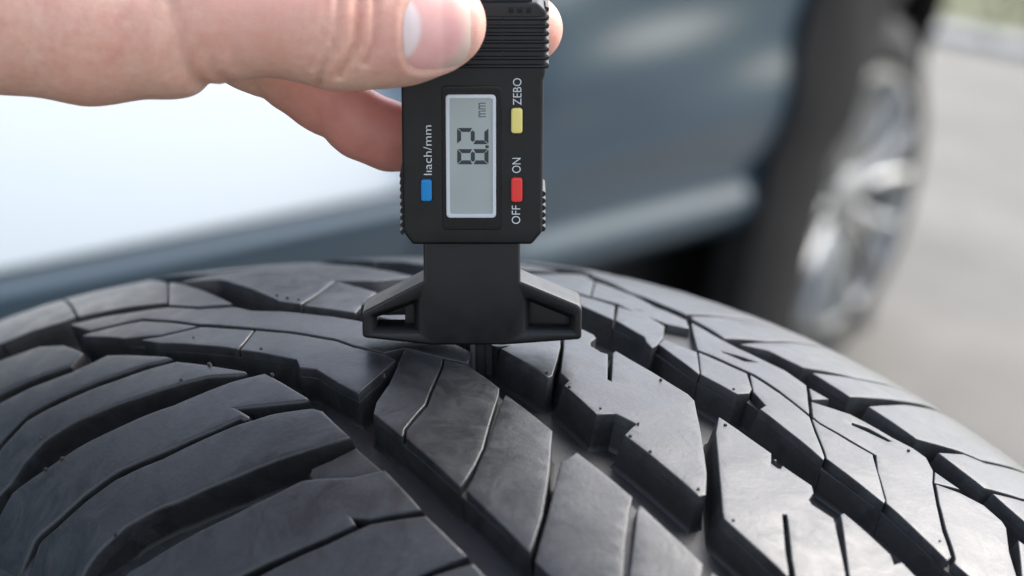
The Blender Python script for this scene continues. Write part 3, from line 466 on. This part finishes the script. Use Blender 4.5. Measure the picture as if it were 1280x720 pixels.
for nm, x0, x1, z0, z1, m in (('yellow', 7.8, 10.5, 56.5, 62.6, yel), ('red', 7.8, 10.5, 39.5, 45.5, red), ('blue', -14.0, -11.4, 39.7, 45.1, blu)):
    well = slab('button', rounded(rect(x0, x1, z0, z1), .75, 4), -9.0, 1.5, .35, m, gauge); well['label'] = nm + ' push button'
    slab('button_well', rounded(rect(x0 - .35, x1 + .35, z0 - .35, z1 + .35), .9, 4), -8.04, .2, .02, gloss, well)
# foot: neck, two arms with pockets
fp = [(-13.7, 29.5), (-13.75, 18.7), (-28.4, 11.0), (-29.0, 10.0), (-29.0, 4.6), (-28.3, 4.0), (-11.8, 2.2), (6.0, 2.2), (24.6, 3.6), (25.2, 4.2), (25.2, 11.6), (24.4, 12.6), (10.1, 18.7), (10.0, 29.5)]
fp = rounded(fp, 0.9, 3, only={2, 3, 4, 5, 8, 9, 10, 11})
hL = rounded([(-27.2, 5.0), (-14.7, 5.0), (-14.7, 13.9), (-15.8, 14.2), (-26.9, 10.0)], .8, 3)
hR = rounded([(10.7, 5.0), (23.8, 5.0), (23.7, 9.9), (12.4, 14.6), (10.9, 14.2)], .8, 3)
HR = [(.1, 0), (0.35, -.1), (.75, -.5), (1.05, -1.1), (1.1, -4.0)]
HR = [(-0.9, 0), (-.7, -.05), (-.2, -.5), (0.1, -1.0), (.12, -7.0)]
foot = slab('foot', fp, -5.5, 11, .7, plas, gauge, holes=[hL, hR], hole_rings=[(0, 0), (.15, -.08), (1.5, -1.9), (1.6, -2.3), (1.65, -7.5)])
slab('pocket_back', [(10.6, 4.6), (24.0, 4.6), (24.0, 10.6), (10.6, 16.2)], -1.5, 2, .1, plas, foot)
slab('pocket_back', rect(-18.6, -14.4, 4.6, 14.4), -1.0, 2, .1, plas, foot)
slab('rear_arm', [(-13.0, 18), (-29.8, 9.6), (-30.0, 7.0), (-13.0, 7.4)], 3.6, 2.4, .4, plas, foot, angle=40)
bm = bmesh.new(); box_bm(bm, -13.4, 9.7, -5.0, 5.0, 2.6, 28.6)
for v in bm.verts: v.co = gl(*v.co)
mesh_obj('foot_core', finish(bm, 'foot_core', smooth=False), plas, foot)
for x0, x1, y0, y1, z0 in ((-2.4, -1.15, -1.6, 1.4, -7.9), (-1.1, 1.3, -0.7, 2.2, -7.9), (1.35, 3.0, -1.2, 1.6, -7.2)):
    bm = bmesh.new(); bv = box_bm(bm, x0, x1, y0, y1, z0, 4)
    bmesh.ops.bevel(bm, geom=bm.edges[:], offset=.3, segments=2, affect='EDGES')
    for v in bm.verts: v.co = gl(*v.co)
    mesh_obj('probe', finish(bm, 'probe', 40), steel if x0 < -2 else plas, gauge)

# ------------------------------------------------------------------ the hand: one continuous surface from a distance field
def field(X, Y, Z, pocket=True):
    """distance (mm) to the skin at gauge-space points"""
    def cone(a, b, ra, rb):
        ax, ay, az = a; bx, by, bz = b
        dx, dy, dz = bx - ax, by - ay, bz - az; l2 = dx * dx + dy * dy + dz * dz
        t = np.clip(((X - ax) * dx + (Y - ay) * dy + (Z - az) * dz) / l2, 0, 1)
        return np.sqrt((X - ax - t * dx) ** 2 + (Y - ay - t * dy) ** 2 + (Z - az - t * dz) ** 2) - (ra + (rb - ra) * t)
    def smin(a, b, k):
        h = np.maximum(k - np.abs(a - b), 0) / k
        return np.minimum(a, b) - h * h * h * k / 6
    def chain(pts, k):
        d = None
        for (p, q) in zip(pts[:-1], pts[1:]):
            c = cone(p[:3], q[:3], p[3], q[3]); d = c if d is None else smin(d, c, k)
        return d
    thumb = chain([(-8.8, -18.2, 84.6, 10.8), (-16, -18.9, 84.4, 13.0), (-23, -19.8, 84.6, 13.9), (-32, -20.8, 84.4, 14.2), (-41, -21.0, 86.0, 13.2), (-50, -21.2, 87.3, 13.4), (-60, -21.0, 87.0, 15.0), (-70, -20.5, 85.0, 16.8)], 5)
    mound = chain([(-74, -20.5, 84.6, 16.4), (-90, -20, 84.4, 17.0), (-111, -18, 89.0, 19.2), (-150, -10, 97, 25), (-230, -2, 108, 29)], 10)
    d = smin(thumb, mound, 5)
    palm = chain([(-70, 10, 86, 13), (-92, 8, 90, 17), (-125, 2, 95, 20)], 8)
    palm = smin(palm, cone((-84, 20, 100), (-125, 8, 102), 14, 20), 10)
    d = smin(d, palm, 12)
    ring = chain([(-68, 9, 79.0, 9.6), (-56, 13, 72.2, 9.2), (-47, 14.5, 66.8, 8.7), (-39.5, 14.8, 61.2, 8.6), (-29.5, 15.2, 53.4, 8.2), (-22.5, 15.6, 50.4, 8.2), (-17, 16, 49.6, 7.8)], 4)
    mid = chain([(-66, 16, 92, 9.5), (-36, 18, 86.5, 8.4), (-19.8, 17, 75.0, 7.3), (-10.5, 16.5, 66.8, 7.2), (-7, 16, 63, 7.0)], 4)
    idx = chain([(-64, 14, 101, 10), (-34, 20, 96, 9), (-12, 19, 88, 8.6), (4, 16.5, 80.5, 8.6), (12.0, 16, 77.6, 8.6)], 4)
    pink = chain([(-78, 22, 92, 9), (-58, 30, 86, 7.6), (-47, 29, 80, 7.2), (-38, 25, 76, 6.6)], 4)
    d = smin(d, ring, 7); d = smin(d, smin(mid, idx, 3), 1.0); d = smin(d, pink, 3.0)
    # skin folds: soft valleys drawn along curves over the side that faces the camera
    front = 1 / (1 + np.exp((Y + 18) / 2.0))
    def fold(pts, wd, dp, ft=front):
        best = None
        for (p, q) in zip(pts[:-1], pts[1:]):
            dx, dz = q[0] - p[0], q[1] - p[1]; l2 = dx * dx + dz * dz
            t = np.clip(((X - p[0]) * dx + (Z - p[1]) * dz) / l2, 0, 1)
            e = (X - p[0] - t * dx) ** 2 + (Z - p[1] - t * dz) ** 2
            best = e if best is None else np.minimum(best, e)
        return dp * np.exp(-best / (wd * wd)) * ft
    for pts, wd, dp in FOLDS: d = d + fold(pts, wd, dp)
    under = 1 / (1 + np.exp((Y - 16) / 2.0)) * (Y > -4)
    d = d + fold([(-41.0, 70.0), (-38.6, 62), (-39.0, 50)], 1.0, 0.5, under) + fold([(-55, 68), (-53, 58)], 1.2, 0.6, under)
    if pocket:
        m = nail_mask(X, Z); fr2 = 1 / (1 + np.exp((Y + 20) / 1.5))
        d = d + fr2 * (0.75 * np.clip(1 - m * 3.0, 0, 1) ** 0.5 * (m < .34) if False else 0.0)
        rim = np.exp(-((m - 0.0) / 0.16) ** 2) * (X < -3.5)
        d = d + fr2 * (0.55 * (1 / (1 + np.exp(m / 0.05))) - 0.42 * np.exp(-((m - 0.13) / 0.10) ** 2) * (1 / (1 + np.exp((X + 4.5) / 1.0))))
    return d
NX0, NX1, NZC, NHW = -17.3, -0.6, 84.6, 9.4
def nail_mask(X, Z):
    """<0 inside the nail outline"""
    cx, hx = (NX0 + NX1) / 2, (NX1 - NX0) / 2
    return (np.abs((X - cx) / hx) ** 3.6 + np.abs((Z - NZC) / NHW) ** 3.0) ** (1 / 3.2) - 1
FOLDS = [([(-31.3, 95), (-31.4, 88), (-32.4, 81.5), (-35.0, 77.0), (-36.4, 72)], 0.85, 1.1),
         ([(-26.8, 94), (-26.8, 89), (-27.2, 83.0), (-29.0, 79.5), (-31.4, 75.0)], 0.9, 1.45),
         ([(-22.9, 92), (-23.0, 87.0), (-23.2, 82.5), (-25.4, 78.2)], 0.75, 1.1),
         ([(-29.0, 90), (-29.3, 84), (-30.6, 79)], 0.8, -0.2), ([(-34, 92), (-34.6, 84), (-37.5, 77)], 0.7, 0.5), ([(-24.6, 93), (-24.9, 86), (-26.2, 80)], 0.7, -0.2),
         ([(-68.5, 92), (-66.8, 84.0), (-65.8, 78.0), (-63.6, 72.5), (-60, 68)], 2.0, 1.5), ([(-74, 96), (-71, 86), (-69, 76)], 2.2, .6), ([(-61.5, 82), (-60, 76), (-56.5, 71)], 1.6, .6), ([(-56, 84), (-54.5, 77)], 1.4, .35)]
def surface_nets(f, lo, hi, st):
    ax = [np.arange(lo[i], hi[i] + st, st) for i in range(3)]
    X, Y, Z = np.meshgrid(*ax, indexing='ij', sparse=True)
    F = np.empty((len(ax[0]), len(ax[1]), len(ax[2])), np.float32)
    for i in range(0, len(ax[0]), 24): F[i:i + 24] = f(X[i:i + 24], Y, Z)
    S = F < 0; nx, ny, nz = [n - 1 for n in F.shape]
    acc = np.zeros((nx, ny, nz, 3), np.float32); cnt = np.zeros((nx, ny, nz), np.float32)
    c = [(i, j, k) for i in (0, 1) for j in (0, 1) for k in (0, 1)]
    def cell(A, o): return A[o[0]:o[0] + nx, o[1]:o[1] + ny, o[2]:o[2] + nz]
    for a in c:
        for d in range(3):
            if a[d]: continue
            b = list(a); b[d] = 1; fa, fb = cell(F, a), cell(F, b)
            m = (fa < 0) != (fb < 0); t = np.where(m, fa / np.where(m, fa - fb, 1), 0)
            for e in range(3): acc[..., e] += np.where(m, a[e] + (t if e == d else 0), 0)
            cnt += m
    act = cnt > 0; idx = -np.ones(act.shape, np.int64); idx[act] = np.arange(act.sum())
    ijk = np.argwhere(act); V = (ijk + acc[act] / cnt[act][:, None]) * st + np.array(lo)
    quads = []
    for d in range(3):
        sl0 = [slice(0, None)] * 3; sl1 = [slice(0, None)] * 3; sl0[d] = slice(0, -1); sl1[d] = slice(1, None)
        a, b = S[tuple(sl0)], S[tuple(sl1)]; e = np.argwhere(a != b)
        d1, d2 = (d + 1) % 3, (d + 2) % 3
        ok = (e[:, d1] > 0) & (e[:, d2] > 0) & (e[:, d1] < F.shape[d1] - 1) & (e[:, d2] < F.shape[d2] - 1); e = e[ok]
        fl = a[tuple(e.T)]
        def at(o1, o2):
            q = e.copy(); q[:, d1] += o1; q[:, d2] += o2; return idx[tuple(q.T)]
        Q = np.stack([at(-1, -1), at(0, -1), at(0, 0), at(-1, 0)], 1); Q[~fl] = Q[~fl][:, ::-1]; quads.append(Q)
    return V, np.concatenate(quads)
V, Q = surface_nets(field, (-264, -46, 36), (24, 46, 142), 0.75)
for it in range(1):     # relax the lattice
    A = np.zeros_like(V); n = np.zeros(len(V))
    for a, b in ((0, 1), (1, 2), (2, 3), (3, 0)):
        np.add.at(A, Q[:, a], V[Q[:, b]]); np.add.at(n, Q[:, a], 1); np.add.at(A, Q[:, b], V[Q[:, a]]); np.add.at(n, Q[:, b], 1)
    V = V + 0.5 * (A / np.maximum(n, 1)[:, None] - V)
G3 = np.array([[G[i][j] for j in range(3)] for i in range(3)])
me = bpy.data.meshes.new('hand'); me.from_pydata((V @ G3.T * MM).tolist(), [], Q.tolist()); me.shade_smooth()
skin = mat('skin', (0.62, 0.40, 0.31), 0.42, spec=0.4)
b = bsdf(skin); b.subsurface_method if False else None
b.inputs['Subsurface Weight'].default_value = 0.35; b.inputs['Subsurface Radius'].default_value = (1.0, 0.32, 0.18); b.inputs['Subsurface Scale'].default_value = 0.006
co = coords(skin); s1 = noise(skin, co, 55, 4, 0.55, 0.5); s2 = noise(skin, co, 420, 4, 0.6); s3 = noise(skin, co, 1500, 2, 0.6)
vor = N(skin, 'ShaderNodeTexVoronoi'); vor.feature = 'DISTANCE_TO_EDGE'; vor.inputs['Scale'].default_value = 1500; L(skin, co, vor.inputs['Vector'])
a = ramp(skin, s1, [(0.3, (0.70, 0.355, 0.265)), (0.5, (0.735, 0.43, 0.325)), (0.72, (0.755, 0.485, 0.37))])
a = mixf(skin, a, ramp(skin, s2, [(0.3, (0.93, 0.88, 0.86)), (0.7, (1.05, 1.06, 1.06))]), 1.0, 'MULTIPLY')
def near(m, p, r0, r1):       # 1 close to a point, 0 beyond: blood in finger ends, painted shade on lower finger
    v = N(m, 'ShaderNodeVectorMath', operation='DISTANCE'); L(m, coords(m), v.inputs[0]); v.inputs[1].default_value = p
    q = N(m, 'ShaderNodeMapRange', interpolation_type='SMOOTHSTEP'); q.inputs[1].default_value = r0; q.inputs[2].default_value = r1; q.inputs[3].default_value = 1; q.inputs[4].default_value = 0
    L(m, v.outputs['Value'], q.inputs[0]); return q.outputs[0]
for p, r0, r1, cl in ((gl(-24, 14, 52), .004, .028, (0.60, 0.235, 0.19)), (gl(-40, 14, 62), .004, .022, (0.62, 0.27, 0.21)), (gl(15, 15, 77), .004, .016, (0.72, 0.36, 0.28)), (gl(-6, -22, 80), .004, .018, (0.72, 0.42, 0.34)), (gl(-50, -30, 92), .004, .022, (0.70, 0.38, 0.29)), (gl(-21, -31, 82), .002, .009, (0.70, 0.38, 0.30))):
    a = mixf(skin, a, cl, near(skin, p, r0, r1))
a = mixf(skin, a, ramp(skin, noise(skin, co, 190, 3, .6, .8), [(0.35, (0.98, 0.93, 0.92)), (0.65, (1.01, 1.03, 1.03))]), 1.0, 'MULTIPLY')
L(skin, a, b.inputs['Base Color'])
bb = bump(skin, vor.outputs['Distance'], 0.35, 0.0003); bb = bump(skin, s2, 0.22, 0.0006, bb); L(skin, bb, b.inputs['Normal'])
hand = bpy.data.objects.new('hand', me); me.materials.append(skin); COL.objects.link(hand)
hand['label'] = 'bare hand pinching the black gauge between thumb and fingers'; hand['category'] = 'hand'
# thumb nail: a curved plate lying in its bed
nx_, nz_ = 34, 34; cx, hx = (NX0 + NX1) / 2, (NX1 - NX0) / 2
gx, gz = np.meshgrid(np.linspace(-1, 1, nx_), np.linspace(-1, 1, nz_), indexing='ij')
den = (np.abs(gx) ** 3.6 + np.abs(gz) ** 3.0) ** (1 / 3.2); mx = np.maximum(np.abs(gx), np.abs(gz)); k = np.where(den > 1e-6, mx / np.maximum(den, 1e-6), 1)
PX, PZ = cx + gx * k * hx * 1.01, NZC + gz * k * NHW * 1.01
lo_, hi_ = np.full(PX.shape, -40.0), np.full(PX.shape, -18.0)
for it in range(40):
    md = (lo_ + hi_) / 2; ins = field(PX, md, PZ, False) < 0; hi_ = np.where(ins, md, hi_); lo_ = np.where(ins, lo_, md)
PY = lo_ + 0.2 + 0.45 * mx ** 6 + 0.5 * np.clip((gx - .4) / .6, 0, 1) ** 2
bm = bmesh.new(); vv = [[bm.verts.new(gl(PX[i, j], PY[i, j], PZ[i, j])) for j in range(nz_)] for i in range(nx_)]
vb = [[bm.verts.new(gl(PX[i, j], PY[i, j] + .5, PZ[i, j])) for j in range(nz_)] for i in range(nx_)]
for i in range(nx_ - 1):
    for j in range(nz_ - 1):
        bm.faces.new((vv[i][j], vv[i + 1][j], vv[i + 1][j + 1], vv[i][j + 1])); bm.faces.new((vb[i][j + 1], vb[i + 1][j + 1], vb[i + 1][j], vb[i][j]))
for i in range(nx_ - 1):
    for j in (0, nz_ - 1): bm.faces.new((vv[i][j], vv[i + 1][j], vb[i + 1][j], vb[i][j]))
for j in range(nz_ - 1):
    for i in (0, nx_ - 1): bm.faces.new((vv[i][j], vv[i][j + 1], vb[i][j + 1], vb[i][j]))
nailm = mat('nail', (0.72, 0.44, 0.42), 0.38, spec=0.25)
b = bsdf(nailm); b.inputs['Subsurface Weight'].default_value = 0.3; b.inputs['Subsurface Radius'].default_value = (1, .4, .3); b.inputs['Subsurface Scale'].default_value = .002
# pale half-moon at the root and pale free edge
tc = N(nailm, 'ShaderNodeTexCoord'); 
def dist_to(p):
    v = N(nailm, 'ShaderNodeVectorMath', operation='DISTANCE'); L(nailm, tc.outputs['Object'], v.inputs[0]); v.inputs[1].default_value = p; return v.outputs['Value']
pc = gl(-21.5, -31.5, 86.0); dm = dist_to(pc)
moon = N(nailm, 'ShaderNodeMapRange'); moon.inputs[1].default_value = 0.0082; moon.inputs[2].default_value = 0.0094; moon.inputs[3].default_value = 1; moon.inputs[4].default_value = 0; L(nailm, dm, moon.inputs[0])
pe = gl(-14.5, -31.0, 84.6); de = dist_to(pe)
tip = N(nailm, 'ShaderNodeMapRange'); tip.inputs[1].default_value = 0.0105; tip.inputs[2].default_value = 0.0135; L(nailm, de, tip.inputs[0])
base = ramp(nailm, noise(nailm, tc.outputs['Object'], 140, 3), [(0.3, (0.78, 0.37, 0.33)), (0.7, (0.83, 0.45, 0.40))])
base = mixf(nailm, base, (0.84, 0.64, 0.59), moon.outputs[0]); base = mixf(nailm, base, (0.66, 0.46, 0.37), tip.outputs[0])
L(nailm, base, b.inputs['Base Color'])
mesh_obj('thumb_nail', finish(bm, 'thumb_nail', 60), nailm, hand)

# ------------------------------------------------------------------ the car behind
AZ = R_(33); CD = Vector((math.sin(AZ), math.cos(AZ), 0)); CN = Vector((math.cos(AZ), -math.sin(AZ), 0))
CP = Vector((0.5160, 2.3278, 0.0))
def cmap(s, o, z): return CP + CD * s + CN * o + Vector((0, 0, z))
car = empty('parked_car', (CP.x, CP.y, GZ), 'slate blue car with black wheel arch trim parked behind the tyre', 'car')
paint = mat('car_paint', (0.1, 0.14, 0.17), 0.28, metal=0.25, spec=0.3)
b = bsdf(paint); b.inputs['Coat Weight'].default_value = 0.6; b.inputs['Coat Roughness'].default_value = 0.15
pn = noise(paint, coords(paint), 4000, 2); L(paint, ramp(paint, pn, [(0.3, (0.010, 0.036, 0.060)), (0.7, (0.016, 0.048, 0.078))]), b.inputs['Base Color'])
trim = mat('black_trim', (0.011, 0.0105, 0.010), 0.75, spec=0.22); tn = noise(trim, coords(trim), 300, 3); L(trim, bump(trim, tn, .3, .001), bsdf(trim).inputs['Normal'])
dark = mat('underbody', (0.01, 0.01, 0.01), 0.8)
WS, WO, WZ, WR = 0.22, -0.10, GZ + 0.25, 0.262      # rear wheel: along, out, height, radius
AZC = -0.55; ARI = (0.33, 0.42); ARX = (0.50, 0.90)      # arch: centre height, half-axes of opening and of the trim's outer edge
def body_o(s, z):
    """how far the side of the body stands out at (s, z)"""
    t = math.tan(R_(3 + 36 * (1 - sst(-1.04, -0.78, s))))
    if z > -0.335: o = -(z + 0.335) * t - 0.12 * max(z + .05, 0) ** 1.5
    else: o = -0.55 * (-0.335 - z) ** 1.35
    o += (0.0042 * math.sin(z * 30 + s * 5.0) + .0012 * math.sin(z * 67 - s * 9)) * sst(-1.0, -.75, s) * sst(-.41, -.36, z)
    o += 0.021 * sst(-.395, -.44, z) * sst(-.95, -.75, s) - (0.012 * sst(-.330, -.337, z) - .007 * sst(-.341, -.354, z)) * (1 - sst(-1.0, -.8, s))
    o -= 0.6 * max(s - 0.10, 0) ** 1.5
    return o
ss = list(np.linspace(-3.0, -1.4, 12)[:-1]) + list(np.linspace(-1.4, 0.72, 107)); zs = list(np.linspace(-0.445, -.36, 12)[:-1]) + list(np.linspace(-.36, -.32, 17)[:-1]) + list(np.linspace(-.32, 0.24, 34))
bm = bmesh.new(); gv = {}
def inarch(s, z): return math.hypot((s - WS) / (ARI[0] + .03), (z - AZC) / (ARI[1] + .03)) < 1
for i, s in enumerate(ss):
    for j, z in enumerate(zs): gv[i, j] = bm.verts.new(cmap(s, body_o(s, z), z))
for i in range(len(ss) - 1):
    for j in range(len(zs) - 1):
        if all(inarch(ss[a], zs[c]) for a in (i, i + 1) for c in (j, j + 1)): continue
        bm.faces.new((gv[i, j], gv[i + 1, j], gv[i + 1, j + 1], gv[i, j + 1]))
for v in [v for v in bm.verts if not v.link_faces]: bm.verts.remove(v)
mesh_obj('body_side', finish(bm, 'body_side', 60), paint, car)
# sill under the doors: rounded lower edge, then the dark floor
bm = bmesh.new(); rows = []
pf = [(0, -.445), (-.004, -.458), (-.02, -.468), (-.06, -.472)]
for s in np.linspace(-3.0, -0.27, 30): rows.append([bm.verts.new(cmap(s, body_o(s, -.445) + o, z)) for o, z in pf])
for A, B in zip(rows[:-1], rows[1:]):
    for i in range(len(pf) - 1): bm.faces.new((A[i], B[i], B[i + 1], A[i + 1]))
mesh_obj('sill', finish(bm, 'sill', 60), paint, car)
bm = bmesh.new(); box_bm(bm, -3.0, -0.16, -1.7, -.14, -.60, -.474)
for v in bm.verts: v.co = cmap(v.co.x, v.co.y, v.co.z)
mesh_obj('underbody', finish(bm, 'underbody', smooth=False), dark, car)
# glass, roof
bm = bmesh.new(); rows = []
pf = [(-.02, .24), (-.1, .40), (-.22, .58), (-.34, .66), (-.8, .69), (-1.3, .66), (-1.5, .5), (-1.64, .24)]
for s in np.linspace(-3.0, -.85, 12): rows.append([bm.verts.new(cmap(s, body_o(s, .24) + o, z)) for o, z in pf])
for A, B in zip(rows[:-1], rows[1:]):
    for i in range(len(pf) - 1): bm.faces.new((A[i], B[i], B[i + 1], A[i + 1]))
for r in (rows[0], rows[-1]): bm.faces.new(r)
mesh_obj('cabin_glass', finish(bm, 'cabin_glass', 40), mat('tinted_glass', (.01, .012, .014), .08), car)
bm = bmesh.new(); rows = []
for s in np.linspace(-3.0, .72, 40):
    row = []
    for o in np.linspace(0, -1.65, 12): row.append(bm.verts.new(cmap(s, body_o(s, .24) + o, .24 + .035 * math.sin(-o / 1.65 * math.pi) - .10 * max(s, 0) ** 2)))
    rows.append(row)
for A, B in zip(rows[:-1], rows[1:]):
    for i in range(11): bm.faces.new((A[i], B[i], B[i + 1], A[i + 1]))
mesh_obj('bonnet', finish(bm, 'bonnet', 60), paint, car)
# door gap
bm = bmesh.new()
for z0, z1 in zip(zs[2:-1], zs[3:]):
    s0, s1 = -.93 + .05 * z0, -.93 + .05 * z1
    q = [cmap(s0 - .003, body_o(s0, z0) + .002, z0), cmap(s0 + .003, body_o(s0, z0) + .002, z0), cmap(s1 + .003, body_o(s1, z1) + .002, z1), cmap(s1 - .003, body_o(s1, z1) + .002, z1)]
    bm.faces.new([bm.verts.new(p) for p in q])
mesh_obj('door_gap', finish(bm, 'door_gap', smooth=False), dark, car)
# arch trim band and the wheel well
bm = bmesh.new(); rows = []
pf = [(0, -.20), (0, -.01), (.05, .012), (.2, .022), (.85, .02), (1, .008), (1.02, -.03)]
for a in np.linspace(R_(-30), R_(200), 60):
    row = []
    for r, o in pf:
        s, z = WS + (ARI[0] + (ARX[0] - ARI[0]) * r) * math.cos(a), AZC + (ARI[1] + (ARX[1] - ARI[1]) * r) * math.sin(a); row.append(bm.verts.new(cmap(s, body_o(s, max(z, -.445)) + o, z)))
    rows.append(row)
for A, B in zip(rows[:-1], rows[1:]):
    for i in range(len(pf) - 1): bm.faces.new((A[i], B[i], B[i + 1], A[i + 1]))
for r in (rows[0], rows[-1]): bm.faces.new(r)
mesh_obj('wheel_arch_trim', finish(bm, 'wheel_arch_trim', 40), trim, car)
bm = lathe([(1.05, -.16), (1.05, -.46), (0.02, -.46)], 40, lambda x, o, y: cmap(WS + x * ARI[0], o, AZC + y * ARI[1]))
for v in [v for v in bm.verts if v.co.z < GZ + .05]: v.co.z = GZ + .05
mesh_obj('wheel_well', finish(bm, 'wheel_well', 60), dark, car)
# wheel
wmap = lambda x, o, y: cmap(WS + x, WO + o, WZ + y)
rim_r = 0.184
whl = mesh_obj('wheel', finish(lathe([(rim_r, -.02), (rim_r - .012, -.005), (rim_r - .02, -.012), (rim_r - .028, -.06), (rim_r - .035, -.16), (.03, -.16)], 56, wmap), 'wheel', 50), mat('wheel_barrel', (.12, .12, .115), .5, metal=.5), car)
mesh_obj('car_tyre', finish(lathe([(rim_r - .002, -.03), (rim_r, -.008), (rim_r + .025, .006), (WR - .03, 0), (WR - .008, -.015), (WR, -.04), (WR, -.2), (WR - .02, -.22), (rim_r, -.21)], 64, wmap), 'car_tyre', 50), mat('car_tyre_rubber', (.02, .0195, .019), .75), whl)
alloy = mat('alloy', (.36, .365, .36), .36, metal=.9)
bm = lathe([(rim_r + .003, -.012), (rim_r + .002, .006), (rim_r - .01, .008), (rim_r - .016, -.004), (rim_r - .022, -.03)], 64, wmap)
mesh_obj('rim_lip', finish(bm, 'rim_lip', 50), alloy, whl)
for k in range(7):
    for sd in (-1, 1):
        bm = bmesh.new(); a0 = 2 * math.pi * k / 7 + .35; rows = []
        for t in np.linspace(0, 1, 7):
            r = .035 + (rim_r - .05) * t; a = a0 + sd * (.10 + .13 * t); wd = .012 - .003 * t; o = .006 - .02 * (1 - t) ** 2
            c, s_ = math.cos(a), math.sin(a); row = []
            for (w_, oo) in ((-1, -.03), (-1, 0), (-.5, .006), (.5, .006), (1, 0), (1, -.03)):
                row.append(bm.verts.new(wmap(r * c - w_ * wd * s_, o + oo, r * s_ + w_ * wd * c)))
            rows.append(row)
        for A, B in zip(rows[:-1], rows[1:]):
            for i in range(5): bm.faces.new((A[i], B[i], B[i + 1], A[i + 1]))
        bm.faces.new(rows[0]); bm.faces.new(rows[-1])
        mesh_obj('spoke', finish(bm, 'spoke', 50), alloy, whl)
bm = lathe([(0.0005, .004), (.03, .003), (.045, -.004), (.05, -.03)], 28, wmap)
mesh_obj('hub_cap', finish(bm, 'hub_cap', 50), alloy, whl)
# rear bumper corner behind the wheel
bm = bmesh.new(); rows = []
for s in np.linspace(.5, .85, 14):
    row = []
    for z in np.linspace(-.33, .24, 14): row.append(bm.verts.new(cmap(s, body_o(s, z) + .01, z)))
    rows.append(row)
for A, B in zip(rows[:-1], rows[1:]):
    for i in range(13): bm.faces.new((A[i], B[i], B[i + 1], A[i + 1]))
mesh_obj('rear_bumper', finish(bm, 'rear_bumper', 60), trim, car)
